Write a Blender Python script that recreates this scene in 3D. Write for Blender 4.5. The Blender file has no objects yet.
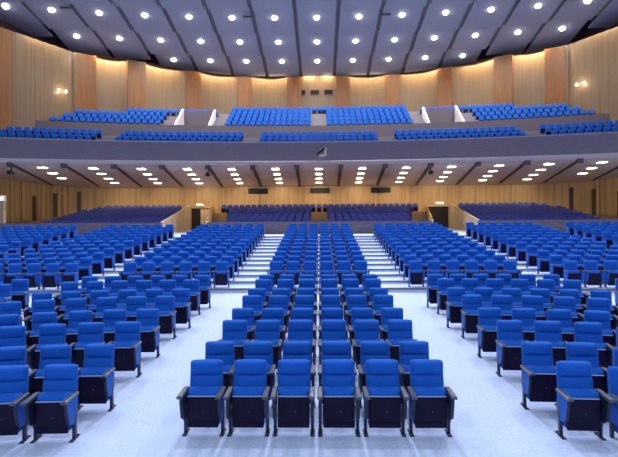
import bpy, bmesh, math, random
from mathutils import Vector, Matrix
random.seed(7)
C = bpy.context.scene.collection
ZC = 2.83            # eye height above the floor at the first row
AX = 0.0

# ------------------------------------------------------------------ materials
def mat(name, col, rough=0.6, metal=0.0, spec=0.5, emit=None, estr=0.0, coat=0.0):
    m = bpy.data.materials.new(name); m.use_nodes = True
    b = m.node_tree.nodes['Principled BSDF']
    b.inputs['Base Color'].default_value = (*col, 1)
    b.inputs['Roughness'].default_value = rough
    b.inputs['Metallic'].default_value = metal
    b.inputs['Specular IOR Level'].default_value = spec
    if coat: b.inputs['Coat Weight'].default_value = coat; b.inputs['Coat Roughness'].default_value = 0.2
    if emit:
        b.inputs['Emission Color'].default_value = (*emit, 1)
        b.inputs['Emission Strength'].default_value = estr
    return m

def noisy(m, col_a, col_b, scale=(1, 1, 1), detail=3.0, bump=0.0, nscale=5.0, lo=0.35, hi=0.65, bdist=0.02):
    nt = m.node_tree; b = nt.nodes['Principled BSDF']
    tc = nt.nodes.new('ShaderNodeTexCoord'); mp = nt.nodes.new('ShaderNodeMapping')
    mp.inputs['Scale'].default_value = scale
    n = nt.nodes.new('ShaderNodeTexNoise'); n.inputs['Scale'].default_value = nscale; n.inputs['Detail'].default_value = detail
    r = nt.nodes.new('ShaderNodeValToRGB')
    r.color_ramp.elements[0].position = lo; r.color_ramp.elements[1].position = hi
    r.color_ramp.elements[0].color = (*col_a, 1); r.color_ramp.elements[1].color = (*col_b, 1)
    nt.links.new(tc.outputs['Object'], mp.inputs['Vector']); nt.links.new(mp.outputs['Vector'], n.inputs['Vector'])
    nt.links.new(n.outputs['Fac'], r.inputs['Fac']); nt.links.new(r.outputs['Color'], b.inputs['Base Color'])
    if bump:
        bp = nt.nodes.new('ShaderNodeBump'); bp.inputs['Strength'].default_value = bump; bp.inputs['Distance'].default_value = bdist
        nt.links.new(n.outputs['Fac'], bp.inputs['Height']); nt.links.new(bp.outputs['Normal'], b.inputs['Normal'])
    return m

M = {}
M['blue'] = mat('seat_fabric', (0.006, 0.085, 0.60), 0.85, spec=0.25)
noisy(M['blue'], (0.005, 0.096, 0.50), (0.009, 0.118, 0.58), (60, 60, 60), bump=0.1, nscale=3, bdist=0.002)
_b = M['blue'].node_tree.nodes['Principled BSDF']; _b.inputs['Sheen Weight'].default_value = 0.25; _b.inputs['Sheen Roughness'].default_value = 0.35; _b.inputs['Sheen Tint'].default_value = (0.35, 0.6, 1.0, 1)
M['blue_painted_dim'] = mat('seat_fabric_painted_dim', (0.085, 0.105, 0.42), 0.9, spec=0.2)  # same seat fabric, with the dull under-balcony light put into its colour
M['shell'] = mat('dark_seat_shell', (0.006, 0.003, 0.026), 0.5, spec=0.2)
M['arm'] = mat('armrest_polymer', (0.07, 0.08, 0.12), 0.32)
M['leg'] = mat('dark_painted_steel', (0.02, 0.025, 0.06), 0.35, metal=0.3)
M['foot'] = mat('steel_foot', (0.06, 0.07, 0.12), 0.35, metal=0.5)
M['edge'] = mat('painted_edge_highlight', (0.26, 0.34, 0.55), 0.3)  # pale colour stands in for light reflected on the glossy shell edge
M['carpet'] = mat('pale_blue_carpet', (0.55, 0.66, 0.86), 0.95, spec=0.1)
noisy(M['carpet'], (0.49, 0.57, 0.80), (0.61, 0.69, 0.90), (1, 1, 1), detail=8, bump=0.3, nscale=28, lo=0.3, hi=0.7, bdist=0.008)
M['riser'] = mat('grey_step_nosing', (0.16, 0.17, 0.20), 0.7)
M['mauve'] = mat('mauve_plaster', (0.20, 0.165, 0.22), 0.9, spec=0.2)
noisy(M['mauve'], (0.16, 0.135, 0.18), (0.225, 0.185, 0.24), (0.4, 0.4, 3), nscale=6, detail=5, bump=0.05)
M['fascia'] = mat('mauve_balcony_front', (0.16, 0.14, 0.21), 0.85, spec=0.2)
noisy(M['fascia'], (0.26, 0.225, 0.295), (0.31, 0.27, 0.35), (0.3, 0.3, 5), nscale=7, detail=6, bump=0.05)
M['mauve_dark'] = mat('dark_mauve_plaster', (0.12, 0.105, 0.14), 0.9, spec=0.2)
M['lip'] = mat('pale_soffit_plaster', (0.62, 0.58, 0.66), 0.8)
M['soffit'] = mat('soffit_plaster', (0.80, 0.74, 0.84), 0.8)
M['beam'] = mat('brown_soffit_rib', (0.15, 0.115, 0.13), 0.8)
M['ceil'] = mat('grey_blue_ceiling', (0.30, 0.34, 0.48), 0.7)
M['slot'] = mat('dark_ceiling_slot', (0.15, 0.16, 0.20), 0.9)
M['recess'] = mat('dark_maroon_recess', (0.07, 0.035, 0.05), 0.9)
M['panelwood'] = mat('satin_wood_panel', (0.42, 0.30, 0.20), 0.36)
noisy(M['panelwood'], (0.155, 0.105, 0.066), (0.19, 0.130, 0.085), (3, 3, 0.10), nscale=2.5, detail=4, bump=0.03)
M['pier'] = mat('red_wood_pier', (0.40, 0.17, 0.07), 0.34)
noisy(M['pier'], (0.17, 0.066, 0.022), (0.23, 0.10, 0.035), (3, 3, 0.15), nscale=3, detail=5)
M['lowwood'] = mat('honey_wood_wall', (0.55, 0.37, 0.17), 0.42)
noisy(M['lowwood'], (0.46, 0.30, 0.13), (0.62, 0.43, 0.21), (2.2, 2.2, 0.08), nscale=2.2, detail=5)
M['batten'] = mat('honey_wood_batten', (0.62, 0.42, 0.20), 0.45)
M['palewood'] = mat('pale_wood_panel', (0.60, 0.47, 0.34), 0.5)
noisy(M['palewood'], (0.54, 0.42, 0.30), (0.66, 0.52, 0.38), (1, 1, 0.2), nscale=3)
M['tan'] = mat('tan_wood_step', (0.42, 0.29, 0.19), 0.6)
M['bstep'] = mat('grey_balcony_carpet', (0.23, 0.22, 0.26), 0.9)
M['dark'] = mat('dark_doorway', (0.012, 0.008, 0.012), 0.7)
M['doorwood'] = mat('dark_wood_door', (0.10, 0.045, 0.02), 0.5)
M['white'] = mat('white_paint', (0.78, 0.77, 0.74), 0.5)
M['black'] = mat('black_housing', (0.02, 0.018, 0.022), 0.5)
M['rail'] = mat('wood_handrail', (0.55, 0.28, 0.08), 0.4)
M['lens'] = mat('lamp_lens', (0.9, 0.9, 0.9), 0.4, emit=(1.0, 0.93, 0.80), estr=15.0)
M['lens2'] = mat('warm_lamp_lens', (0.9, 0.9, 0.85), 0.4, emit=(1.0, 0.82, 0.52), estr=13.0)
M['sign'] = mat('lit_sign_face', (0.9, 0.9, 0.85), 0.4, emit=(1.0, 0.90, 0.72), estr=0.7)
M['glassdark'] = mat('projection_glass', (0.02, 0.018, 0.035), 0.6, spec=0.1)

# ------------------------------------------------------------------ mesh helpers
def obj(name, bm, m, parent=None, smooth=False, loc=None):
    me = bpy.data.meshes.new(name)
    bm.normal_update(); bm.to_mesh(me); bm.free()
    for x in (m if isinstance(m, (list, tuple)) else [m]): me.materials.append(x)
    if smooth:
        for p in me.polygons: p.use_smooth = True
    o = bpy.data.objects.new(name, me); C.objects.link(o)
    if parent: o.parent = parent
    if loc: o.location = loc
    return o

def box(bm, x0, x1, y0, y1, z0, z1, mi=0, bev=0.0, seg=1):
    vs = [bm.verts.new(p) for p in ((x0,y0,z0),(x1,y0,z0),(x1,y1,z0),(x0,y1,z0),(x0,y0,z1),(x1,y0,z1),(x1,y1,z1),(x0,y1,z1))]
    fs = [bm.faces.new([vs[i] for i in f]) for f in ((3,2,1,0),(4,5,6,7),(0,1,5,4),(1,2,6,5),(2,3,7,6),(3,0,4,7))]
    for f in fs: f.material_index = mi
    if bev:
        es = list({e for f in fs for e in f.edges})
        bmesh.ops.bevel(bm, geom=es, offset=bev, segments=seg, profile=0.5, affect='EDGES')
    return vs

def prism(bm, pts, z0, z1, mi=0):
    """plan polygon pts (ccw) raised from z0 to z1; z0/z1 may be lists per point"""
    n = len(pts)
    a = z0 if isinstance(z0, (list, tuple)) else [z0]*n
    b = z1 if isinstance(z1, (list, tuple)) else [z1]*n
    lo = [bm.verts.new((p[0], p[1], a[i])) for i, p in enumerate(pts)]
    hi = [bm.verts.new((p[0], p[1], b[i])) for i, p in enumerate(pts)]
    fs = [bm.faces.new(hi), bm.faces.new(lo[::-1])]
    for i in range(n):
        j = (i+1) % n
        fs.append(bm.faces.new((lo[i], lo[j], hi[j], hi[i])))
    for f in fs: f.material_index = mi
    return fs

def loft(bm, rings, closed=True, cap=True, mi=0):
    vr = [[bm.verts.new(p) for p in r] for r in rings]
    n = len(rings[0])
    for a, b in zip(vr, vr[1:]):
        for i in range(n if closed else n-1):
            j = (i+1) % n
            bm.faces.new((a[i], a[j], b[j], b[i])).material_index = mi
    if cap:
        bm.faces.new(vr[0][::-1]).material_index = mi; bm.faces.new(vr[-1]).material_index = mi
    return vr

def cyl(bm, c, r, z0, z1, n=20, mi=0, axis='z'):
    def p(a, h):
        u, v = r*math.cos(a), r*math.sin(a)
        return {'z': (c[0]+u, c[1]+v, c[2]+h), 'y': (c[0]+u, c[1]+h, c[2]+v), 'x': (c[0]+h, c[1]+u, c[2]+v)}[axis]
    loft(bm, [[p(2*math.pi*i/n, z0) for i in range(n)], [p(2*math.pi*i/n, z1) for i in range(n)]], mi=mi)

def recalc(bm): bmesh.ops.recalc_face_normals(bm, faces=bm.faces[:]); return bm

def struct(name, bm, m, parent=None, smooth=False):
    o = obj(name, recalc(bm), m, parent, smooth)
    if not parent: o['kind'] = 'structure'
    return o

def thing(name, label, cat, loc=(0,0,0), rotz=0.0, group=None):
    o = bpy.data.objects.new(name, None); C.objects.link(o)
    o.empty_display_size = 0.2
    o.location = loc; o.rotation_euler = (0, 0, rotz)
    o['label'] = label; o['category'] = cat
    if group: o['group'] = group
    return o

def tag(o, label, cat, group=None, kind=None):
    o['label'] = label; o['category'] = cat
    if group: o['group'] = group
    if kind: o['kind'] = kind
    return o

# ------------------------------------------------------------------ plan functions
R_FAN = 165.0
def sagc(X): return X*X/220.0
def sag(X): return X*X/R_FAN               # balcony, soffit and ceiling curve towards the stage at the sides
def sag_up(X):                              # gentle curve of the raised stalls
    u = max(0.0, abs(X)-3.0); return 0.55*(1-math.exp(-u*u/30))
UP_WALL = [(0,55.0),(2.8,55.0),(8.4,54.6),(13.75,52.4),(18.65,48.8),(22.9,46.7),(23.75,46.2),(26.5,40.6),(28.6,36.2),(28.6,-1.0)]
LOW_WALL = [(0,50.0),(7.0,50.0),(14.5,49.6),(19.5,49.1),(22.9,48.3),(24.6,47.4),(26.1,45.9),(27.3,44.0),(28.1,42.1),(28.6,39.0),(28.6,-1.0)]
def wall_d(X, pts=UP_WALL):
    a = abs(X)
    for (x0,d0),(x1,d1) in zip(pts, pts[1:]):
        if x0 <= a <= x1: return d0+(d1-d0)*(a-x0)/max(1e-6, x1-x0)
    return pts[-2][1] if a > pts[-1][0] else pts[0][1]

# ------------------------------------------------------------------ stalls floor
def floor_front(D): return 0.047*(min(D, 14.0)-6.3)
TREAD0, RISE, UP0, UPP = 0.52, 0.118, 17.0, 0.996
LAND = TREAD0 + RISE*12                    # landing behind the last raised row (1.924)
XS = [-28.6,-24,-20,-17,-14,-12,-10,-8.5,-7,-5.5,-4.2,-3,0,3,4.2,5.5,7,8.5,10,12,14,17,20,24,28.6]
bm = bmesh.new()
def strip(bm, Da, za, Db, zb, mi, fa=sag_up, fb=sag_up):
    va = [bm.verts.new((x, Da-fa(x), za)) for x in XS]; vb = [bm.verts.new((x, Db-fb(x), zb)) for x in XS]
    for i in range(len(XS)-1):
        bm.faces.new((va[i], va[i+1], vb[i+1], vb[i])).material_index = mi
zero = lambda x: 0.0
strip(bm, -1.0, floor_front(-1), 8.0, floor_front(8), 0, zero, zero)
strip(bm, 8.0, floor_front(8), 14.0, floor_front(14), 0, zero, zero)
strip(bm, 14.0, floor_front(14), 16.55, floor_front(15.5), 0, zero, sag_up)
z = floor_front(15.5)
for k in range(13):
    D = 16.55+UPP*k; zt = TREAD0+RISE*k
    zn = z+(zt-z)*0.5
    strip(bm, D, z, D, zn, 0); strip(bm, D, zn, D, zt, 1)
    strip(bm, D, zt, D+UPP if k < 12 else 36.0, zt, 0, sag_up, sag_up if k < 12 else zero)
    z = zt
strip(bm, 36.0, LAND, 50.2, LAND, 0, zero, zero)
struct('floor', bm, [M['carpet'], M['riser']])

# rear stalls tiers
E0, EP, ER = 35.0, 1.18, 0.156
def x_in(D): return 7.7+(D-33)*(11.0-7.7)/17.0     # passage wall beside the centre rear block
def x_out(D): return 10.9+(D-33)*(13.35-10.9)/16.0  # passage wall beside the side rear block
def rear_z(r): return LAND+ER*r
bm = bmesh.new()
for r in range(1, 12):
    a = E0+EP*r-0.62; b = E0+EP*(r+1)-0.62 if r < 11 else 49.9
    z1 = rear_z(r)
    prism(bm, [(-x_in(a),a),(x_in(a),a),(x_in(b),b),(-x_in(b),b)], LAND-0.02, z1)
    for s in (-1, 1):
        xa = min(27.8, 27.8 if b < 42 else 27.8-(b-42)*0.62)
        bb = b if b < 49 else 48.9
        pts = [(s*x_out(a),a),(s*xa,a),(s*xa,bb),(s*x_out(bb),bb)]
        prism(bm, pts if s > 0 else pts[::-1], LAND-0.02, z1)
struct('floor_rear_stalls', bm, M['tan'])

# parapets in front of the rear stalls
bm = bmesh.new()
PZ = ZC-0.02
box(bm, -x_in(33), x_in(33), 33.0, 33.18, LAND-0.01, PZ)
for s in (-1, 1):
    a, b = sorted((s*x_out(33), s*28.4)); box(bm, a, b, 33.0, 33.18, LAND-0.01, PZ)
struct('wall_cross_aisle', bm, M['mauve'])
bm = bmesh.new()
for s in (-1, 1):
    for (x0, x1, z1) in ((x_in(33.18), x_in(49.8), ZC+1.38), (x_out(33.18), x_out(49.0), ZC+1.72)):
        w = 0.14
        pts = [(s*x0,33.18),(s*(x0+w),33.18),(s*(x1+w),49.4),(s*x1,49.4)]
        zz = [PZ, PZ, z1, z1]
        if s < 0: pts = pts[::-1]; zz = zz[::-1]
        prism(bm, pts, LAND-0.01, zz)
struct('wall_passage', bm, M['palewood'])
for s, side in ((-1, 'left'), (1, 'right')):
    bm = bmesh.new()
    x0, x1 = x_in(34), x_in(48.5)
    pts = [(s*(x0+0.02),34),(s*(x0+0.10),34),(s*(x1+0.10),48.5),(s*(x1+0.02),48.5)]
    za, zb = PZ+0.16, ZC+1.46
    zz = [za, za, zb, zb]; z2 = [v+0.07 for v in zz]
    if s < 0: pts = pts[::-1]; zz = zz[::-1]; z2 = z2[::-1]
    prism(bm, pts, [v-0.1 for v in zz], z2)
    o = obj('handrail', recalc(bm), M['rail'])
    tag(o, 'sloping wooden handrail above the wall of the %s entrance passage' % side, 'handrail')

# ------------------------------------------------------------------ walls
def wall_run(bm, pts, z0, z1, s, bulge=0.0, n=1, mi=0, off=0.0):
    P = []
    for (x0,d0),(x1,d1) in zip(pts, pts[1:]):
        L = math.hypot(x1-x0, d1-d0); nx, ny = (d0-d1)/L, (x1-x0)/L   # outward
        for i in range(n):
            t = i/n; b = bulge*math.sin(math.pi*t)+off
            P.append((x0+(x1-x0)*t+nx*b, d0+(d1-d0)*t+ny*b))
    P.append((pts[-1][0]+nx*off, pts[-1][1]+ny*off))
    lo = [bm.verts.new((s*x, d, z0)) for x, d in P]; hi = [bm.verts.new((s*x, d, z1)) for x, d in P]
    for i in range(len(P)-1):
        bm.faces.new((lo[i], lo[i+1], hi[i+1], hi[i])).material_index = mi

WT = ZC+16.58                                # top of the timber in the balcony
PIERS = [2.8, 8.4, 13.75, 18.65, 22.8]
bays = [(0,2.8),(2.8,8.4),(8.4,13.75),(13.75,18.65),(18.65,22.9)]
bm = bmesh.new()
for s in (-1, 1):
    for a, b in bays:
        wall_run(bm, [(a, wall_d(a)), (b, wall_d(b))], ZC+5.9, WT, s, 0.0 if a == 0 else 0.5, 1 if a == 0 else 14)
    wall_run(bm, [(22.9,46.7),(23.75,46.2)], ZC+5.9, WT, s)
struct('wall_rear_upper', bm, M['panelwood'], smooth=False)
bm = bmesh.new()
for s in (-1, 1):
    for px in PIERS:
        d = wall_d(px); e = 0.3
        tx, ty = 2*e, wall_d(px+e)-wall_d(px-e); L = math.hypot(tx, ty); tx /= L; ty /= L
        nx, ny = ty, -tx                      # inward
        w = 0.80 if px < 15 else 0.88
        pts = [(s*(px+tx*u+nx*v), d+ty*u+ny*v) for u, v in ((-w,0.28),(w,0.28),(w,-0.3),(-w,-0.3))]
        prism(bm, pts, ZC+5.9, WT-0.12)
    prism(bm, [(s*26.35,40.7),(s*28.0,37.2),(s*28.6,37.4),(s*26.8,40.9)], ZC+4.6, WT-0.05)
struct('trim_1', bm, M['pier'])
for s, side in ((-1,'left'),(1,'right')):
    bm = bmesh.new()
    # side wall of fluted timber beside the balcony, then the long wall down to the stage
    p0, p1 = Vector((23.75,46.2)), Vector((26.5,40.6)); n = 22
    for i in range(n):
        a = p0.lerp(p1, i/n); b = p0.lerp(p1, (i+0.9)/n); c = p0.lerp(p1, (i+1)/n)
        nn = Vector(((p0-p1).y, -(p0-p1).x)).normalized()*0.05
        if i % 3 == 1: a2, b2 = a, b
        else: a2, b2 = a+nn*0.4, b+nn*0.4
        wall_run(bm, [tuple(a2), tuple(b2)], ZC+5.0, WT, s)
        wall_run(bm, [tuple(b2), tuple(c+nn)], ZC+5.0, WT, s)
    wall_run(bm, [(28.6,39.0),(28.6,-1.0)], -0.6, WT, s)
    struct('wall_%s' % side, bm, M['panelwood'])
bm = bmesh.new()
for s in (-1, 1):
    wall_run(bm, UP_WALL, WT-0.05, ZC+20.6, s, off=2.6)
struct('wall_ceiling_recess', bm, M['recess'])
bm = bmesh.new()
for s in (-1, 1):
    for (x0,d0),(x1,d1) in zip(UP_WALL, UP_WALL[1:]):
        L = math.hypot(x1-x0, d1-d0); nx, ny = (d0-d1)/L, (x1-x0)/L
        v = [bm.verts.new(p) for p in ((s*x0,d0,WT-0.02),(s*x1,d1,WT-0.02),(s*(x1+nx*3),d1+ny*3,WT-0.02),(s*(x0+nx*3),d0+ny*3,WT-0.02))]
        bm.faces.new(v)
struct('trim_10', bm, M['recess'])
# lower walls with battens
bm = bmesh.new()
for s in (-1, 1):
    wall_run(bm, LOW_WALL[:-2]+[(28.6,39.0)], LAND-0.3, ZC+5.2, s)
struct('wall_rear_lower', bm, M['lowwood'])
bm = bmesh.new()
for s in (-1, 1):
    for (x0,d0),(x1,d1) in zip(LOW_WALL[2:9], LOW_WALL[3:10]):
        L = math.hypot(x1-x0, d1-d0); tx, ty = (x1-x0)/L, (d1-d0)/L; nx, ny = ty, -tx
        u = 0.1
        while u < L-0.35:
            w = random.choice((0.16, 0.2, 0.3, 0.42)); dep = random.choice((0.05, 0.09, 0.13))
            q = [(s*(x0+tx*a+nx*b), d0+ty*a+ny*b) for a, b in ((u,dep),(u+w,dep),(u+w,-0.02),(u,-0.02))]
            prism(bm, q, LAND+0.0, ZC+4.9); u += w+random.choice((0.12, 0.22, 0.35))
struct('trim_2', bm, M['batten'])
bm = bmesh.new()                              # broad rear wall joints
for x in [v*1.55 for v in range(-9, 10)]:
    box(bm, x-0.02, x+0.02, 49.9, 49.99, LAND, ZC+4.0)
struct('trim_3', bm, M['tan'])
# narrow dark side doors in the lower side walls
k = 1
for s in (-1, 1):
    for (x, y0, y1, W) in ((26.9 if s < 0 else 27.25,-0.1,2.5,0.34),(25.75 if s < 0 else 26.0,0.6,2.85,0.34),(24.1 if s < 0 else 24.62,1.2,3.1,0.36)):
        d = wall_d(x, LOW_WALL); e = 0.2
        ty = (wall_d(x+e, LOW_WALL)-wall_d(x-e, LOW_WALL)); tx = 2*e; L = math.hypot(tx, ty); tx /= L; ty /= L; nx, ny = ty, -tx
        bm = bmesh.new()
        q = [(s*(x+tx*a+nx*b), d+ty*a+ny*b) for a, b in ((-W/2,0.16),(W/2,0.16),(W/2,0.0),(-W/2,0.0))]
        prism(bm, q, LAND if y0 < 0.5 else ZC+y0-1.6, ZC+y1)
        struct('door_%d' % k, bm, M['doorwood']); k += 1
# passage doors in the rear wall
for s in (-1, 1):
    bm = bmesh.new(); xa, xb = 11.25, 13.3
    if s < 0: box(bm, -xb+0.05, -12.3, 49.55, 49.75, LAND, ZC+1.36)
    else: box(bm, xa-0.1, xb-0.1, 49.5, 49.7, LAND, ZC+1.40)
    struct('door_%d' % k, bm, M['dark']); k += 1
    bm = bmesh.new()
    for (a, b, z0, z1) in ((xa-0.25, xa-0.1, LAND, ZC+1.5), (xb, xb+0.2, LAND, ZC+1.5), (xa-0.25, xb+0.2, ZC+1.41, ZC+1.55)):
        p, q = sorted((s*a, s*b)); box(bm, p, q, 49.35, 49.75, z0, z1)
    struct('trim_%d' % (4 if s < 0 else 5), bm, M['palewood'])
    if s < 0:
        bm = bmesh.new(); box(bm, -12.29, -xa+0.08, 49.5, 49.7, LAND, ZC+1.39)
        struct('door_%d' % k, bm, M['palewood']); k += 1
    t = thing('exit_sign', 'small lit pale sign above the %s passage doorway under the balcony' % ('left' if s < 0 else 'right'), 'sign', (s*12.3, 49.25, ZC+1.75))
    bm = bmesh.new(); box(bm, -0.42, 0.42, 0.0, 0.12, -0.13, 0.13, bev=0.01); obj('housing', recalc(bm), M['white'], t)
    bm = bmesh.new(); box(bm, -0.38, 0.38, -0.012, 0.0, -0.10, 0.10); obj('sign_face', recalc(bm), M['sign'], t)
# dark grilles on the rear wall
for x, w in ((-6.35,'left'),(0.1,'middle'),(6.4,'right')):
    t = thing('wall_grille', '%s of three long dark grilles high on the wall beneath the balcony' % w, 'grille', (x, 49.82, ZC+3.16), group='dark grilles on the rear wall')
    bm = bmesh.new(); box(bm, -1.02, 1.02, 0.0, 0.16, -0.27, 0.27); obj('housing', recalc(bm), M['black'], t)
    bm = bmesh.new()
    for i in range(7): box(bm, -0.98, 0.98, -0.03, 0.0, -0.24+0.075*i, -0.21+0.075*i)
    obj('louvres', recalc(bm), M['shell'], t)
# pale wall end and lit sign at the far left
bm = bmesh.new(); box(bm, -27.0, -23.55, 35.3, 35.6, LAND, ZC+1.6); struct('wall_side_lobby', bm, M['palewood'])
t = thing('exit_sign', 'pale sign on the white wall end at the far left edge of the stalls', 'sign', (-23.7, 35.25, ZC+1.85))
bm = bmesh.new(); box(bm, -0.45, 0.3, 0, 0.2, -0.22, 0.22, bev=0.02); obj('housing', recalc(bm), M['white'], t)
bm = bmesh.new(); box(bm, -0.41, 0.26, -0.012, 0, -0.17, 0.17); obj('sign_face', recalc(bm), M['sign'], t)

# ------------------------------------------------------------------ balcony
XB = [-28+1.0*i for i in range(57)]
def sweep(bm, prof, xs=XB, mi=0, close=False, f=None):
    f = f or sag
    rows = [[bm.verts.new((x, d-f(x), z)) for x in xs] for d, z in prof]
    n = len(rows)
    for a in range(n if close else n-1):
        b = (a+1) % n
        for i in range(len(xs)-1):
            bm.faces.new((rows[a][i], rows[a][i+1], rows[b][i+1], rows[b][i])).material_index = mi
    if close:
        bm.faces.new([r[0] for r in rows]); bm.faces.new([r[-1] for r in rows][::-1])
def sz(D): return ZC+4.64-0.102*(D-40.4)
bm = bmesh.new()
sweep(bm, [(40.0,ZC+4.98),(40.0,ZC+6.55),(40.22,ZC+6.55),(40.22,ZC+6.0)])
struct('wall_balcony_front', bm, M['fascia'])
bm = bmesh.new(); sweep(bm, [(39.93,ZC+6.55),(39.93,ZC+6.60),(40.28,ZC+6.60),(40.28,ZC+6.55)], close=True)
struct('trim_6', bm, M['lip'])
bm = bmesh.new(); sweep(bm, [(39.97,ZC+5.02),(39.93,ZC+4.96),(39.97,ZC+4.86),(40.10,ZC+4.74),(40.30,ZC+4.64),(40.6,sz(40.6)-0.03),(40.6,sz(40.6)+0.15)])
struct('trim_7', bm, M['lip'])
bm = bmesh.new(); sweep(bm, [(40.5,sz(40.5)),(52.5,sz(52.5))])
struct('ceiling_soffit', bm, M['soffit'])
bm = bmesh.new()
BAYW = 3.68
def fanx(X, D): return X*(D+75)/115.0
for i in range(-7, 7):
    X0 = (i+0.5)*BAYW
    L = []
    for D in (40.35, 50.0):
        xc = fanx(X0, D)
        L.append((xc, D-sag(X0)))
    w = 0.14
    za, zb = sz(40.35), sz(50.0)
    prism(bm, [(L[0][0]-w,L[0][1]),(L[0][0]+w,L[0][1]),(L[1][0]+w,L[1][1]),(L[1][0]-w,L[1][1])],
          [za-0.10,za-0.10,zb-0.08,zb-0.08], [za+0.1,za+0.1,zb+0.1,zb+0.1])
    box(bm, L[0][0]-0.2, L[0][0]+0.2, L[0][1]-0.25, L[0][1]+0.2, za-0.28, za+0.05)
struct('trim_8', bm, M['beam'])

F0, FP, FR = 41.0, 1.0, 0.45
FZ = ZC+6.22
U0, UP_, UR = 47.5, 0.97, 0.58
UZ = ZC+8.98
bm = bmesh.new()
prof = [(40.2,FZ)]
for r in range(1, 3):
    d = F0+FP*r-0.6; prof += [(d, FZ+FR*(r-1)), (d, FZ+FR*r)]
prof += [(43.6,FZ+FR*2),(43.6,FZ+FR*3),(46.9,FZ+FR*3)]
AISLE_Z = FZ+FR*3
sweep(bm, prof)
def tier(bm, x0, x1, r0, r1=4):
    n = max(1, int((x1-x0)/1.0)); xs = [x0+(x1-x0)*i/n for i in range(n+1)]
    pr = [(U0-0.65+UP_*r0, AISLE_Z), (U0-0.65+UP_*r0, UZ+UR*r0)]
    for r in range(r0+1, r1+1):
        d = U0+UP_*r-0.65; pr += [(d, UZ+UR*(r-1)), (d, UZ+UR*r)]
    pr += [(56.5, UZ+UR*r1), (56.5, AISLE_Z)]
    sweep(bm, pr, xs, close=True)
tier(bm, -10.5, 10.5, 0, 4)
for s in (-1, 1):
    a, b = sorted((s*10.5, s*13.75)); tier(bm, a, b, 3, 3)
    a, b = sorted((s*13.75, s*28)); tier(bm, a, b, 0, 3)
# half steps in the stair aisles
for (xa, xb) in ((-0.72,0.72),(9.38,10.5),(-10.5,-9.38),(13.8,15.1),(-15.1,-13.8)):
    for r in range(0, 4 if abs(xa) < 13 and abs(xb) < 13 else 3):
        d = U0+UP_*(r+1)-0.65; s_ = sag((xa+xb)/2)
        box(bm, xa, xb, d-0.48-s_, d-s_+0.01, UZ+UR*r-0.01, UZ+UR*(r+0.5))
for (xa, xb) in ((5.2,6.5),(-6.5,-5.2),(17.0,18.4),(-18.4,-17.0)):
    for r in range(0, 3):
        d = (F0+FP*(r+1)-0.6) if r < 2 else 43.6; s_ = sag((xa+xb)/2)
        box(bm, xa, xb, d-0.5-s_, d-s_+0.01, FZ+FR*r-0.01, FZ+FR*(r+0.5))
struct('floor_balcony', bm, M['bstep'])
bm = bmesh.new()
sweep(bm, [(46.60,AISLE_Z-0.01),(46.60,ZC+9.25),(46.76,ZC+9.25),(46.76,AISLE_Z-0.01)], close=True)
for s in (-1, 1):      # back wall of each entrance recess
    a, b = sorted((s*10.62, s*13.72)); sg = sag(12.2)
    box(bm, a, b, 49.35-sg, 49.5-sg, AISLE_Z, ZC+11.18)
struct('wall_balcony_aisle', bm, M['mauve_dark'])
bm = bmesh.new()
for s in (-1, 1):
    for X in (10.56, 13.72):
        sg = sag(X); a, b = sorted((s*(X-0.07), s*(X+0.07)))
        y0, y1 = 46.8-sg, 49.6-sg
        prism(bm, [(a,y0),(b,y0),(b,y1),(a,y1)], AISLE_Z, [ZC+9.2,ZC+9.2,ZC+11.45,ZC+11.45])
struct('trim_9', bm, M['lip'])
for s, side in ((-1,'left'),(1,'right')):
    for X, w in ((10.56,'inner'),(13.72,'outer')):
        bm = bmesh.new(); sg = sag(X); a, b = sorted((s*(X-0.11), s*(X+0.11))); y0, y1 = 46.8-sg, 49.4-sg
        prism(bm, [(a,y0),(b,y0),(b,y1),(a,y1)], [ZC+9.22,ZC+9.22,ZC+11.31,ZC+11.31], [ZC+9.34,ZC+9.34,ZC+11.43,ZC+11.43])
        tag(obj('handrail', recalc(bm), M['lip']), 'sloping pale rail on the %s side of the %s balcony entrance recess' % (w, side), 'handrail')

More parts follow.
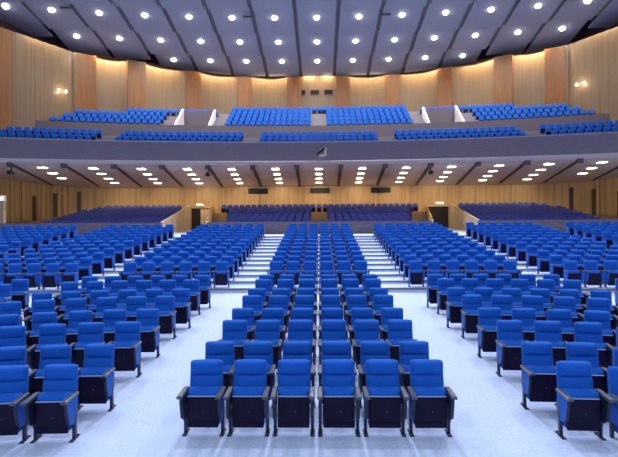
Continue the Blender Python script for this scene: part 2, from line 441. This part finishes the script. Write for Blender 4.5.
# ------------------------------------------------------------------ upper ceiling
P = 3.86; CX = -0.1
TIERS = [(51.8,55.6,17.48,16.42,4),(47.6,50.65,18.0,17.2,6),(43.3,46.66,18.6,17.85,7),(39.0,42.2,19.15,18.35,7)]
for n in range(1, 10):
    TIERS.append((39.0-4.2*n, 42.2-4.2*n, 19.15+0.12*n, 18.45+0.12*n, 7))
bm = bmesh.new()
TIERS = [(d0, d1, z0+0.2, z1+0.2, nb) for (d0, d1, z0, z1, nb) in TIERS]
for (d0, d1, z0, z1, nb) in TIERS:
    for i in range(-nb, nb+1):
        a, b = CX+(i-0.5)*P+0.19, CX+(i+0.5)*P-0.19
        def zat(t): return z0+(z1-z0)*t
        t0 = -0.75/(d1-d0)
        out = [(a,t0),((a+b)/2,t0),(b,t0)]
        t1 = 1.35 if (nb == 6 and abs(i) >= 5) or (abs(i) == 7 and 43 < d0 < 44) else 1.0
        rc = 0.0
        if abs(i) == nb and nb < 7 :
            rc = 1.5
        if rc:
            Ld = d1-d0; arc = []
            sx = 1 if i > 0 else -1; xe = b if i > 0 else a
            for q in range(7):
                th = math.pi/2*q/6
                arc.append((xe-sx*rc*(1-math.cos(th)), t1-(rc/Ld)*(1-math.sin(th))))
            if i > 0: out += arc + [(a,t1)]
            else: out += [(b,t1)] + arc[::-1]
        else: out += [(b,t1),((a+b)/2,t1),(a,t1)]
        if i == nb == 7: b += 1.6
        if -i == nb == 7: a -= 1.6
        if nb == 7: out = [(a,t0),((a+b)/2,t0),(b,t0),(b,t1),((a+b)/2,t1),(a,t1)]
        pts = [(x, d0+(d1-d0)*t-(sagc(x) if t < 0.9 else sagc(min(abs(x), 23.5)))) for x, t in out]
        zl = [ZC+zat(t) for x, t in out]
        prism(bm, pts, zl, [v+0.14 for v in zl])
struct('ceiling', bm, M['ceil'])
bm = bmesh.new()
for (d0, d1, z0, z1, nb) in TIERS:
    xs = [CX+(-nb-0.5)*P+0.6+((2*nb+1)*P-1.2)*i/30 for i in range(31)]
    sweep(bm, [(d0-0.6,ZC+z0+0.36),(d1-0.1,ZC+z1+0.22)], xs, f=sagc)
struct('ceiling_slots', bm, M['slot'])
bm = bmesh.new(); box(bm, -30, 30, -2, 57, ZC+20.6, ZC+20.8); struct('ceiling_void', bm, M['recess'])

# ------------------------------------------------------------------ lamps
def copy_tree(o, parent=None):
    c = o.copy(); C.objects.link(c)
    if parent: c.parent = parent
    for ch in list(o.children):
        copy_tree(ch, c)
    return c
def lamp(kind, name, loc, energy, color, size=0.4, rot=(0,0,0), spot=None, blend=0.6, sy=None):
    L = bpy.data.lights.new(name, kind); L.energy = energy; L.color = color
    if kind == 'AREA':
        L.size = size
        if sy: L.shape = 'RECTANGLE'; L.size_y = sy
    else: L.shadow_soft_size = size
    if kind == 'SPOT': L.spot_size = spot; L.spot_blend = blend
    o = bpy.data.objects.new(name, L); C.objects.link(o); o.location = loc; o.rotation_euler = rot
    return o
ORD = ['first','second','third','fourth','fifth','sixth','seventh','eighth','ninth','tenth','eleventh','twelfth','thirteenth','fourteenth','fifteenth']
WARM = (1.0, 0.90, 0.76)
proto = None
for ti, (d0, d1, z0, z1, nb) in enumerate(TIERS):
    for i in range(-nb, nb+1):
        X = CX+i*P
        if nb == 7 and abs(i) == 7: X = CX+i*P*0.988
        D = d0+0.62-sagc(X); Z = ZC+z0+(z1-z0)*0.62/(d1-d0)
        if ti < 4:
            if ti == 3 and abs(i) > 7: continue
            row = ['row nearest the rear wall','second row from the rear wall','third row from the rear wall','fourth row from the rear wall'][ti]
            lab = 'round white ceiling downlight, %s from left, %s' % (ORD[i+nb], row)
            if ti < 3:
                if proto is None:
                    t = proto = thing('ceiling_downlight', lab, 'ceiling light', (X, D, Z), group='round downlights in the main ceiling')
                    bm = bmesh.new()
                    n = 24
                    loft(bm, [[(r*math.cos(2*math.pi*q/n), r*math.sin(2*math.pi*q/n), z_) for q in range(n)] for r, z_ in ((0.32,0.02),(0.31,-0.03),(0.27,-0.03),(0.26,0.0))], cap=False)
                    obj('trim_ring', recalc(bm), M['white'], t)
                    bm = bmesh.new(); loft(bm, [[(r*math.cos(2*math.pi*q/n), r*math.sin(2*math.pi*q/n), z_) for q in range(n)] for r, z_ in ((0.26,0.0),(0.25,-0.10),(0.21,-0.17),(0.14,-0.22),(0.05,-0.24))]); obj('lens', recalc(bm), M['lens'], t)
                else:
                    t = copy_tree(proto); t.location = (X, D, Z); t['label'] = lab
        if ((i % 2 == 0 or ti == 3) and ti < 4) or (ti >= 4 and ti % 2 == 0 and i % 3 == 0):
            e = 1600 if ti < 4 else (4300 if D > 12 else 800)
            if ti < 4 and abs(i) == 6: e = 500
            if ti == 0: e = 600
            if ti == 0 and abs(i) == 4: continue
            lamp('SPOT', 'downlight_beam', (X, D, Z-0.32), e, (1.0,0.95,0.88) if ti < 4 else (0.84,0.90,1.0), 0.22, (math.radians(14 if ti == 3 else 0),0,0) if ti < 4 else (math.radians({4:-38,6:-25}.get(ti,-8)),0,0), math.radians(150 if ti < 4 else 105), 0.9)
# soffit lights
proto = None
for i in range(-6, 7):
    for j in range(4):
        D0 = (41.3, 43.5, 45.7, 47.8)[j]
        Xf = i*BAYW; X = fanx(Xf, D0); D = D0-sag(Xf); Z = sz(D0)-0.03
        if D > wall_d(X, LOW_WALL)-0.9 or (abs(i) == 6 and j == 3): continue
        lab = 'rectangular under-balcony light, %s from the front, in the %s column from left' % (ORD[j], ORD[i+6])
        if proto is None:
            t = proto = thing('soffit_light', lab, 'ceiling light', (X, D, Z), group='warm rectangular lights under the balcony')
            bm = bmesh.new()
            for a in ((-0.34,0.34,-0.32,-0.27),(-0.34,0.34,0.27,0.32),(-0.34,-0.29,-0.27,0.27),(0.29,0.34,-0.27,0.27)):
                box(bm, a[0], a[1], a[2], a[3], -0.05, 0.05)
            f = obj('frame', recalc(bm), M['white'], t)
            bm = bmesh.new(); box(bm, -0.29, 0.29, -0.27, 0.27, -0.09, 0.03, bev=0.02); f = obj('lens', recalc(bm), M['lens2'], t)
        else:
            t = copy_tree(proto); t.location = (X, D, Z); t['label'] = lab
        if j in (0, 3): lamp('SPOT', 'soffit_beam', (X, D, Z-0.16), 260 if j == 3 else 80, (1.0,0.74,0.44), 0.25, (math.radians(30 if j == 3 else 0),0,0), math.radians(150), 0.9)
# warm cove lamps along the top of the balcony wall
for s in (-1, 1):
    for a, b in [(0.0,2.0)]+bays[1:]:
        x = (a+b)/2; d = wall_d(x)-0.5
        ang = math.atan2(wall_d(x+0.3)-wall_d(x-0.3), 0.6)*s
        lamp('AREA', 'cove_lamp', (s*x, d, ZC+16.75), 270 if a else 110, (1.0,0.72,0.36), max(1.2, b-a-1.8), (math.radians(12),0,ang), sy=0.25)
    lamp('AREA', 'cove_lamp', (s*24.6, 43.3, ZC+16.8), 70, (1.0,0.75,0.42), 4.0, (math.radians(12),0,-s*math.radians(62)), sy=0.25)
# wall lamps on the timber side walls of the balcony
for s, side in ((-1,'left'),(1,'right')):
    t = thing('wall_lamp', 'twin bright warm wall lamp on the %s timber side wall of the balcony' % side, 'wall lamp', (s*24.3, 44.95, ZC+12.45), -s*math.radians(62))
    bm = bmesh.new(); box(bm, -0.5, 0.5, 0.02, 0.10, -0.05, 0.03, bev=0.01); obj('bracket', recalc(bm), M['beam'], t)
    for u in (-0.36, 0.36):
        bm = bmesh.new(); bmesh.ops.create_uvsphere(bm, u_segments=14, v_segments=8, radius=0.12, matrix=Matrix.Translation((u,-0.12,0.05)))
        obj('bulb', recalc(bm), M['lens2'], t, smooth=True)
    lamp('POINT', 'wall_lamp_glow', (s*23.95, 44.7, ZC+12.5), 45, (1.0,0.78,0.45), 0.15)
# added cool fill lamps, unseen behind the viewer, to light the hall frontally
for x in (-12, -6, 0, 6, 12):
    lamp('AREA', 'front_fill', (x, -3.0, 10.5), 300, (0.72,0.84,1.0), 2.0, (math.radians(68),0,math.radians(-x*0.7)))

# ------------------------------------------------------------------ small devices
def projector(loc, label, s=1.0, white=True, rz=0.0):
    t = thing('stage_spotlight', label, 'spotlight', loc, rz); t.scale = (s, s, s)
    if white:
        bm = bmesh.new(); box(bm, 0.12, 0.32, -0.30, -0.02, -0.32, 0.34, bev=0.02); box(bm, -0.30, 0.14, -0.30, -0.02, -0.40, -0.22, bev=0.02)
        obj('bracket', recalc(bm), M['white'], t)
        bm = bmesh.new(); cyl(bm, (0,0,0), 0.13, -0.42, 0.36, 16, axis='x'); bmesh.ops.rotate(bm, verts=bm.verts[:], cent=(0,0,0), matrix=Matrix.Rotation(math.radians(-38), 3, 'Y'))
        bmesh.ops.translate(bm, verts=bm.verts[:], vec=(-0.12,-0.36,0.08)); obj('barrel', recalc(bm), M['black'], t)
    else:
        bm = bmesh.new(); box(bm, -0.04, 0.04, -0.04, 0.04, 0.05, 0.42); obj('bracket', recalc(bm), M['black'], t)
        bm = bmesh.new(); cyl(bm, (0,0,-0.02), 0.15, -0.28, 0.22, 16, axis='y'); cyl(bm, (0,0,-0.02), 0.19, -0.34, -0.28, 16, axis='y')
        obj('barrel', recalc(bm), M['black'], t)
    return t
projector((0.33, 39.98, ZC+5.72), 'black lamp in a white bracket fixed to the middle of the balcony front')
for i, w in ((-7,'far left'),(-3,'left of centre'),(2,'right of centre')):
    X0 = (i+0.5)*BAYW
    projector((fanx(X0,40.9), 40.7-sag(X0)-0.1, sz(40.9)-0.62), 'small black spotlight hanging under the balcony edge, %s' % w, 0.95, False)
for bx, d, z, w in ((-5.5,42.95,18.62,'far left'),(-1.5,43.3,18.55,'left of centre'),(1.5,43.3,18.55,'right of centre'),(5.5,42.95,18.62,'far right')):
    X = CX+bx*P
    bm = bmesh.new(); box(bm, -0.5, 0.5, -0.09, 0.09, -0.28, -0.12, bev=0.02)
    o = obj('rigging_bar', recalc(bm), M['slot'], loc=(X-0.35*(1 if bx < 0 else -1), d-sagc(X), ZC+z+0.1))
    tag(o, 'short dark bar hanging from a ceiling slot, %s' % w, 'rigging bar', 'dark bars in the ceiling slots')
for x, w, nm in ((-1.73,0.22,'smallest, left one'),(-0.42,0.48,'middle one'),(1.15,0.48,'right one')):
    t = thing('projection_window', 'dark projection booth window high on the rear wall, %s' % nm, 'window', (x, 54.98, ZC+14.72), group='projection windows')
    bm = bmesh.new()
    for a in ((-w-0.06,w+0.06,0.26,0.32),(-w-0.06,w+0.06,-0.32,-0.26),(-w-0.06,-w,-0.26,0.26),(w,w+0.06,-0.26,0.26)):
        box(bm, a[0], a[1], -0.07, 0.0, a[2], a[3])
    obj('frame', recalc(bm), M['pier'], t)
    bm = bmesh.new(); box(bm, -w, w, -0.03, 0.0, -0.26, 0.26); obj('glass', recalc(bm), M['glassdark'], t)

# ------------------------------------------------------------------ the seat
def back_mesh(nx=18, nz=30):
    bm = bmesh.new()
    H0, H1, W = 0.36, 0.93, 0.226
    front, rear = [], []
    for j in range(nz+1):
        v = j/nz; z = H0+(H1-H0)*v
        yb = -(0.93-z)*0.13
        fr, rr = [], []
        for i in range(nx+1):
            u = -1+2*i/nx; 
            wtop = W*(1-0.02*v)
            if z > 0.90: wtop *= 1-0.07*((z-0.90)/0.03)**2.2
            x = u*wtop
            e = (1-abs(u)**5)
            top = 1-max(0, (v-0.92)/0.08)**2.5*0.7
            t = 0.055
            if v > 0.66: t += 0.034*math.sin(math.pi*min(1, (v-0.66)/0.42))**0.7
            else: t += 0.026*math.sin(math.pi*v/0.66)**0.7
            cr = math.exp(-((z-0.735)/0.012)**2)*0.040 if abs(u) < 0.78 else 0.0
            side = 0.012*math.exp(-((abs(u)-0.74)/0.05)**2) if z < 0.70 else 0.0
            th = max(0.006, (t-cr-side)*(0.35+0.65*e)*top)
            zz = z - (0.012*abs(u)**8 if j == nz else 0)
            fr.append((x, yb-th, zz)); rr.append((x, yb+0.012*e*top, zz))
        front.append([bm.verts.new(p) for p in fr]); rear.append([bm.verts.new(p) for p in rr])
    for G in (front, rear):
        for j in range(nz):
            for i in range(nx):
                q = (G[j][i], G[j][i+1], G[j+1][i+1], G[j+1][i]); bm.faces.new(q)
    for j in range(nz):
        for i in (0, nx):
            bm.faces.new((front[j][i], front[j+1][i], rear[j+1][i], rear[j][i]))
    for i in range(nx):
        for j in (0, nz):
            bm.faces.new((front[j][i], front[j][i+1], rear[j][i+1], rear[j][i]))
    return recalc(bm)

def cushion_mesh():
    bm = bmesh.new()          # tipped-up cushion standing in front of the backrest
    rings = []
    prof = [(0.14,-0.262,-0.150),(0.25,-0.264,-0.148),(0.40,-0.266,-0.145),(0.50,-0.268,-0.142),(0.525,-0.272,-0.140),(0.555,-0.258,-0.135),(0.585,-0.232,-0.135),(0.603,-0.205,-0.140),(0.610,-0.180,-0.155)]
    for z, y0, y1 in prof:
        w = 0.207 if z < 0.58 else 0.207-(z-0.58)*0.5
        rings.append([(-w,y0,z),(-w*0.5,y0-0.004,z),(w*0.5,y0-0.004,z),(w,y0,z),(w+0.006,(y0+y1)/2,z),(w,y1,z),(0,y1+0.006,z+0.002),(-w,y1,z),(-w-0.006,(y0+y1)/2,z)])
    loft(bm, rings); return recalc(bm)

def seat_shell_mesh():
    bm = bmesh.new()
    box(bm, -0.207, 0.207, -0.298, -0.262, 0.115, 0.522, bev=0.010, seg=2)
    box(bm, -0.19, 0.19, -0.303, -0.296, 0.185, 0.192)
    box(bm, -0.19, 0.19, -0.303, -0.296, 0.500, 0.506)
    return recalc(bm)

def make_seat():
    t = thing('auditorium_seat', '', 'seat')
    b = obj('backrest', back_mesh(), M['blue'], t, smooth=True)
    bm = bmesh.new()
    rings = []
    for z in (0.34, 0.5, 0.7, 0.86, 0.905):
        yb = -(0.93-z)*0.13+0.014; w = 0.215 if z < 0.9 else 0.19
        rings.append([(-w,yb,z),(w,yb,z),(w*0.93,yb+0.03,z),(-w*0.93,yb+0.03,z)])
    loft(bm, rings); obj('back_shell', recalc(bm), M['shell'], t)
    c = obj('seat_cushion', cushion_mesh(), M['blue'], t, smooth=True)
    obj('seat_shell', seat_shell_mesh(), M['shell'], c)
    bm = bmesh.new(); box(bm, -0.203, 0.203, -0.303, -0.262, 0.521, 0.530, bev=0.003); obj('edge_highlight', recalc(bm), M['edge'], c)  # painted highlight line along the top of the shell
    bm = bmesh.new(); cyl(bm, (0.02,0,0.33), 0.008, -0.305, -0.297, 10, axis='y'); obj('fixing_bolt', recalc(bm), M['arm'], c)
    for s in (-1, 1):
        bm = bmesh.new()      # armrest, slightly curved in profile
        prof = [(-0.13,0.605,0.03),(-0.2,0.607,0.036),(-0.32,0.605,0.040),(-0.42,0.602,0.042),(-0.49,0.600,0.040),(-0.502,0.592,0.028)]
        rings = []
        for y, z, h in prof:
            w = 0.035 if y > -0.51 else 0.031
            rings.append([(s*0.248-w,y,z-h),(s*0.248+w,y,z-h),(s*0.248+w,y,z-0.006),(s*0.248+w*0.7,y,z),(s*0.248-w*0.7,y,z),(s*0.248-w,y,z-0.006)])
        loft(bm, rings); obj('armrest', recalc(bm), M['arm'], t)
        bm = bmesh.new()      # upholstered side panel
        pts = [(-0.12,0.57),(-0.41,0.57),(-0.415,0.48),(-0.36,0.27),(-0.30,0.22),(-0.17,0.22),(-0.12,0.32)]
        x0, x1 = sorted((s*0.243, s*0.264))
        loft(bm, [[(x0,y,z) for y, z in pts], [(x1,y,z) for y, z in pts]])
        bmesh.ops.bevel(bm, geom=bm.edges[:], offset=0.004, segments=1, affect='EDGES')
        obj('side_panel', recalc(bm), M['blue'], t)
        bm = bmesh.new()      # steel leg between panel and foot
        rings = [[(s*0.248-0.019,y-0.028,z),(s*0.248+0.019,y-0.028,z),(s*0.248+0.019,y+0.028,z),(s*0.248-0.019,y+0.028,z)] for y, z in ((-0.19,0.012),(-0.19,0.16),(-0.19,0.30),(-0.19,0.45))]
        loft(bm, rings)
        a, b = sorted((s*0.226, s*0.2425))      # dark inner cheek and front edge of the side panel
        pts = [(-0.12,0.57),(-0.425,0.585),(-0.43,0.50),(-0.375,0.27),(-0.34,0.25),(-0.20,0.25),(-0.12,0.36)]
        loft(bm, [[(a,y,z) for y, z in pts], [(b,y,z) for y, z in pts]])
        a, b = sorted((s*0.2425, s*0.266))
        loft(bm, [[(a,-0.432,0.48),(b,-0.432,0.48),(b,-0.416,0.48),(a,-0.416,0.48)],[(a,-0.428,0.57),(b,-0.428,0.57),(b,-0.412,0.57),(a,-0.412,0.57)]])
        loft(bm, [[(a,-0.378,0.27),(b,-0.378,0.27),(b,-0.362,0.27),(a,-0.362,0.27)],[(a,-0.432,0.48),(b,-0.432,0.48),(b,-0.416,0.48),(a,-0.416,0.48)]])
        box(bm, s*0.248-0.022, s*0.248+0.022, -0.23, -0.17, 0.16, 0.22)
        l = obj('leg', recalc(bm), M['leg'], t)
        bm = bmesh.new()
        box(bm, s*0.248-0.03, s*0.248+0.03, -0.30, -0.07, 0.0, 0.014, bev=0.004)
        for y in (-0.28, -0.09): cyl(bm, (s*0.248, y, 0), 0.011, 0.014, 0.026, 8)
        obj('foot_plate', recalc(bm), M['foot'], l)
    return t

def make_small_seat():
    """the same seat with the parts that still read at a distance"""
    t = thing('auditorium_seat', '', 'seat')
    obj('backrest', back_mesh(10, 16), M['blue'], t, smooth=True)
    c = obj('seat_cushion', cushion_mesh(), M['blue'], t, smooth=True)
    bm = bmesh.new(); box(bm, -0.2, 0.2, -0.298, -0.262, 0.115, 0.522, bev=0.01); obj('seat_shell', recalc(bm), M['shell'], c)
    for s in (-1, 1):
        bm = bmesh.new(); box(bm, s*0.248-0.034, s*0.248+0.034, -0.51, -0.14, 0.58, 0.62, bev=0.008); obj('armrest', recalc(bm), M['arm'], t)
        bm = bmesh.new()
        pts = [(-0.12,0.57),(-0.41,0.57),(-0.415,0.48),(-0.36,0.27),(-0.30,0.22),(-0.17,0.22),(-0.12,0.32)]
        loft(bm, [[(s*0.248-0.014,y,z) for y, z in pts], [(s*0.248+0.014,y,z) for y, z in pts]]); obj('side_panel', recalc(bm), M['blue'], t)
        bm = bmesh.new(); box(bm, s*0.248-0.017, s*0.248+0.017, -0.22, -0.16, 0.03, 0.30); box(bm, s*0.248-0.03, s*0.248+0.03, -0.30, -0.07, 0.03, 0.044)
        obj('leg', recalc(bm), M['leg'], t)
    return t

# ------------------------------------------------------------------ seat positions
CAMX, YAW, FPX = 0.066, math.radians(1.3), 480.0
def px(X, D):
    dx = X-CAMX; dep = D*math.cos(YAW)-dx*math.sin(YAW); lat = dx*math.cos(YAW)+D*math.sin(YAW)
    return 309+FPX*lat/dep
front_D = [6.59,7.44,8.75,9.70,10.99,11.85,13.2,13.98]
aisle_X = [3.43,3.33,3.43,3.44,3.50,3.39,3.49,3.38]
offs = [-0.17,-0.12,-0.08,0,0,0,0,0]
sagA = [0.05,0.05,0.05,0.05,0.04,0.03,0.02,0.012]
PB = 0.65
seats = []      # (X, D, z, rot, block, row, index)
for r in range(8):
    D = front_D[r]
    for i in range(6):
        seats.append(((i-2.5)*0.6, D, floor_front(D-0.3), 0.0, 'centre', 'front', r, i))
    for s in (-1, 1):
        for i in range(6):
            X = aisle_X[r]+PB*i; u = X-2.9
            d = D+offs[r]-sagA[r]*u*u; rot = -math.atan(2*sagA[r]*u)*s
            if s > 0 and r < 3: d += (0.12, 0.09, 0.04)[r]; X += (0.02, 0.02, 0.02)[r]
            seats.append((s*X, d, floor_front(d-0.3), rot, 'left' if s < 0 else 'right', 'front', r, i))
        for i in range(4):
            X = 8.4+PB*i; u = X-2.9
            a = 0.02; d = D-a*u*u; rot = -math.atan(2*a*u)*s
            if r >= 4: seats.append((s*X, d, floor_front(d-0.3), rot, 'outer left' if s < 0 else 'outer right', 'front', r, i))
for k in range(12):
    D = UP0+UPP*k; z = TREAD0+RISE*k
    def up(X, blk, i):
        s_ = sag_up(X); rot = -(sag_up(abs(X)+0.1)-s_)/0.1*(1 if X > 0 else -1)
        seats.append((X, D-s_, z, math.atan(rot), blk, 'raised', k, i))
    for i in range(6): up((i-2.5)*0.6, 'centre', i)
    for s in (-1, 1):
        nm = 'left' if s < 0 else 'right'
        for i in range(6): up(s*(3.41+0.645*i), nm, i)
        for i in range(6): up(s*(8.62+PB*i), 'outer '+nm, i)
        x0 = 13.6+0.08*max(0, k-4)
        i = 0
        while k >= 3 and x0+PB*i < 0.69*(D+1):
            up(s*(x0+PB*i), 'far '+nm, i); i += 1

mass = []       # seats too many and too far to be told apart one by one
def in_view(X, D): return -8 < px(X, D-0.2) < 626
single = [q for q in seats if in_view(q[0], q[1]) and (q[5] == 'front' or q[6] <= 5)]
single.sort(key=lambda q: q[1])
single = single[:306]
sid = set(id(q) for q in single)
for q in seats:
    if id(q) not in sid: mass.append(q[:4])
full, small = make_seat(), make_small_seat()
done = set()
for p in (full, small):                     # seats on the raised steps are a little lower
    for ch in p.children_recursive:
        if ch.data.name not in done:
            done.add(ch.data.name); ch.data.transform(Matrix.Translation((0, 0, -0.0 if p is full else -0.03)))
used = {'f': False, 's': False}
BN = {'centre': 'centre block', 'left': 'left block', 'right': 'right block', 'outer left': 'outer left block', 'outer right': 'outer right block',
      'far left': 'far left block', 'far right': 'far right block'}
for (X, D, z, rot, blk, sec, r, i) in single:
    key = 'f' if sec == 'front' else 's'
    p = full if key == 'f' else small
    if used[key]: t = copy_tree(p)
    else: t = p; used[key] = True
    t.location = (X, D, z); t.rotation_euler = (0, 0, rot)
    w = 'front' if sec == 'front' else 'raised'
    if blk == 'centre':
        lab = 'blue seat, %s %s row of the %s centre block, %s from its left' % (ORD[r], '', w, ORD[i])
    else:
        lab = 'blue seat, %s row of the %s %s, %s from its inner aisle' % (ORD[r], w, BN[blk], ORD[i])
    t['label'] = ' '.join(lab.split())
    t['group'] = 'blue seats in the %s %s' % (w, BN[blk])

# rear stalls
for r in range(12):
    D = E0+EP*r; z = rear_z(r)
    xe = 6.9+(D-35)*(9.3-6.9)/13.0
    if r == 11:
        n = 33
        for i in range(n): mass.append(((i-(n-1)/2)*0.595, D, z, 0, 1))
    else:
        n = int((xe-0.72)/0.595)
        for s in (-1, 1):
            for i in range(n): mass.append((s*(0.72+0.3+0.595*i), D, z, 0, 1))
    a = 11.8+(D-35)*(13.75-11.8)/13.0; b = 20.9+(D-35)*(22.3-20.9)/13
    for s in (-1, 1):
        x = a+0.3
        while x < b:
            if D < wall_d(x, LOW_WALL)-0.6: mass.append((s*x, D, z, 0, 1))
            x += 0.645
# balcony
def bal(X, D0, z):
    d = D0-sag(X)
    if d < wall_d(X)-0.25 and abs(X) < 25.6: mass.append((X, d, z, -math.atan(2*X/R_FAN)))
for r in range(3):
    for a, b in ((-5.15,5.15),(6.6,16.9),(-16.9,-6.6),(18.5,27),(-27,-18.5)):
        n = int((b-a)/0.6+0.01); off = (b-a-n*0.6)/2
        for i in range(n): bal(a+off+0.3+0.6*i, F0+FP*r, FZ+FR*r)
for r in range(5):
    for s in (-1, 1):
        for i in range(14): bal(s*(0.78+0.3+0.6*i), U0+UP_*r, UZ+UR*r)
        if r < 4:
            for i in range(20): bal(s*(15.2+0.3+0.6*i), U0+UP_*r, UZ+UR*r)
    if r == 4:
        for x in (-0.45, 0.15, 0.6): bal(x, U0+UP_*r, UZ+UR*r)
    if r == 3:
        for s in (-1, 1):
            for i in range(8): bal(s*(10.7+0.6*i), U0+UP_*r, UZ+UR*r)

# one low seat mesh, copied into a single mass mesh
bm = bmesh.new()
rg = []
for z_, y0, y1, w in ((0.40,-0.15,-0.06,0.222),(0.725,-0.105,-0.02,0.222),(0.90,-0.075,0.0,0.218),(0.93,-0.045,-0.005,0.205)):
    rg.append([(-w,y0,z_),(w,y0,z_),(w,y1,z_),(-w,y1,z_)])
loft(bm, rg, mi=0)
box(bm, -0.205, 0.205, -0.262, -0.15, 0.14, 0.60, 0)
box(bm, -0.2, 0.2, -0.298, -0.261, 0.115, 0.522, 1)
for s in (-1, 1):
    box(bm, s*0.248-0.034, s*0.248+0.034, -0.51, -0.14, 0.58, 0.62, 2)
    box(bm, s*0.248-0.014, s*0.248+0.014, -0.44, -0.12, 0.28, 0.58, 0)
    box(bm, s*0.248-0.017, s*0.248+0.017, -0.22, -0.16, 0.06, 0.28, 3)
recalc(bm)
bv = [v.co-Vector((0,0,0.06)) for v in bm.verts]; bm.verts.index_update()
bf = [[v.index for v in f.verts] for f in bm.faces]; bi = [f.material_index for f in bm.faces]; bm.free()
V, F, I = [], [], []
for q in mass:
    X, D, z, rot = q[:4]
    c, s_ = math.cos(rot), math.sin(rot); n = len(V)
    for v in bv: V.append((X+c*v.x-s_*v.y, D+s_*v.x+c*v.y, z+v.z))
    for f in bf: F.append([n+j for j in f])
    I += bi if len(q) == 4 else [4 if b_ == 0 else b_ for b_ in bi]  # rear stalls seats take the fabric with dim light in its colour
me = bpy.data.meshes.new('distant_seats'); me.from_pydata(V, [], F)
for m in (M['blue'], M['shell'], M['arm'], M['leg'], M['blue_painted_dim']): me.materials.append(m)
me.polygons.foreach_set('material_index', I)
o = bpy.data.objects.new('distant_seats', me); C.objects.link(o)
tag(o, 'remaining rows of small blue seats at the back of the stalls and on the balcony', 'seats', kind='stuff')
print('SEATS single', len(single), 'mass', len(mass))

# ------------------------------------------------------------------ world and camera
w = bpy.data.worlds.new('hall_air'); bpy.context.scene.world = w; w.use_nodes = True
w.node_tree.nodes['Background'].inputs[0].default_value = (0.60, 0.72, 1.0, 1)
w.node_tree.nodes['Background'].inputs[1].default_value = 0.16
cam = bpy.data.cameras.new('camera'); co = bpy.data.objects.new('camera', cam); C.objects.link(co)
cam.sensor_width = 36; cam.lens = FPX/618*36; cam.clip_end = 200
cam.shift_x = 0.0; cam.shift_y = -(228.5-221.0)/618.0
co.matrix_world = Matrix.Translation((CAMX, 0, ZC)) @ Matrix.Rotation(YAW, 4, 'Z') @ Matrix.Rotation(math.pi/2, 4, 'X') @ Matrix.Rotation(math.radians(-0.4), 4, 'Z')
sc = bpy.context.scene; sc.camera = co
sc.view_settings.view_transform = 'Standard'; sc.view_settings.look = 'None'; sc.view_settings.exposure = 0.0; sc.view_settings.gamma = 1.0
sc.view_settings.use_curve_mapping = False
sc.cycles.max_bounces = 6; sc.cycles.diffuse_bounces = 4; sc.cycles.glossy_bounces = 3; sc.cycles.use_denoising = True
sc.cycles.sample_clamp_indirect = 6.0
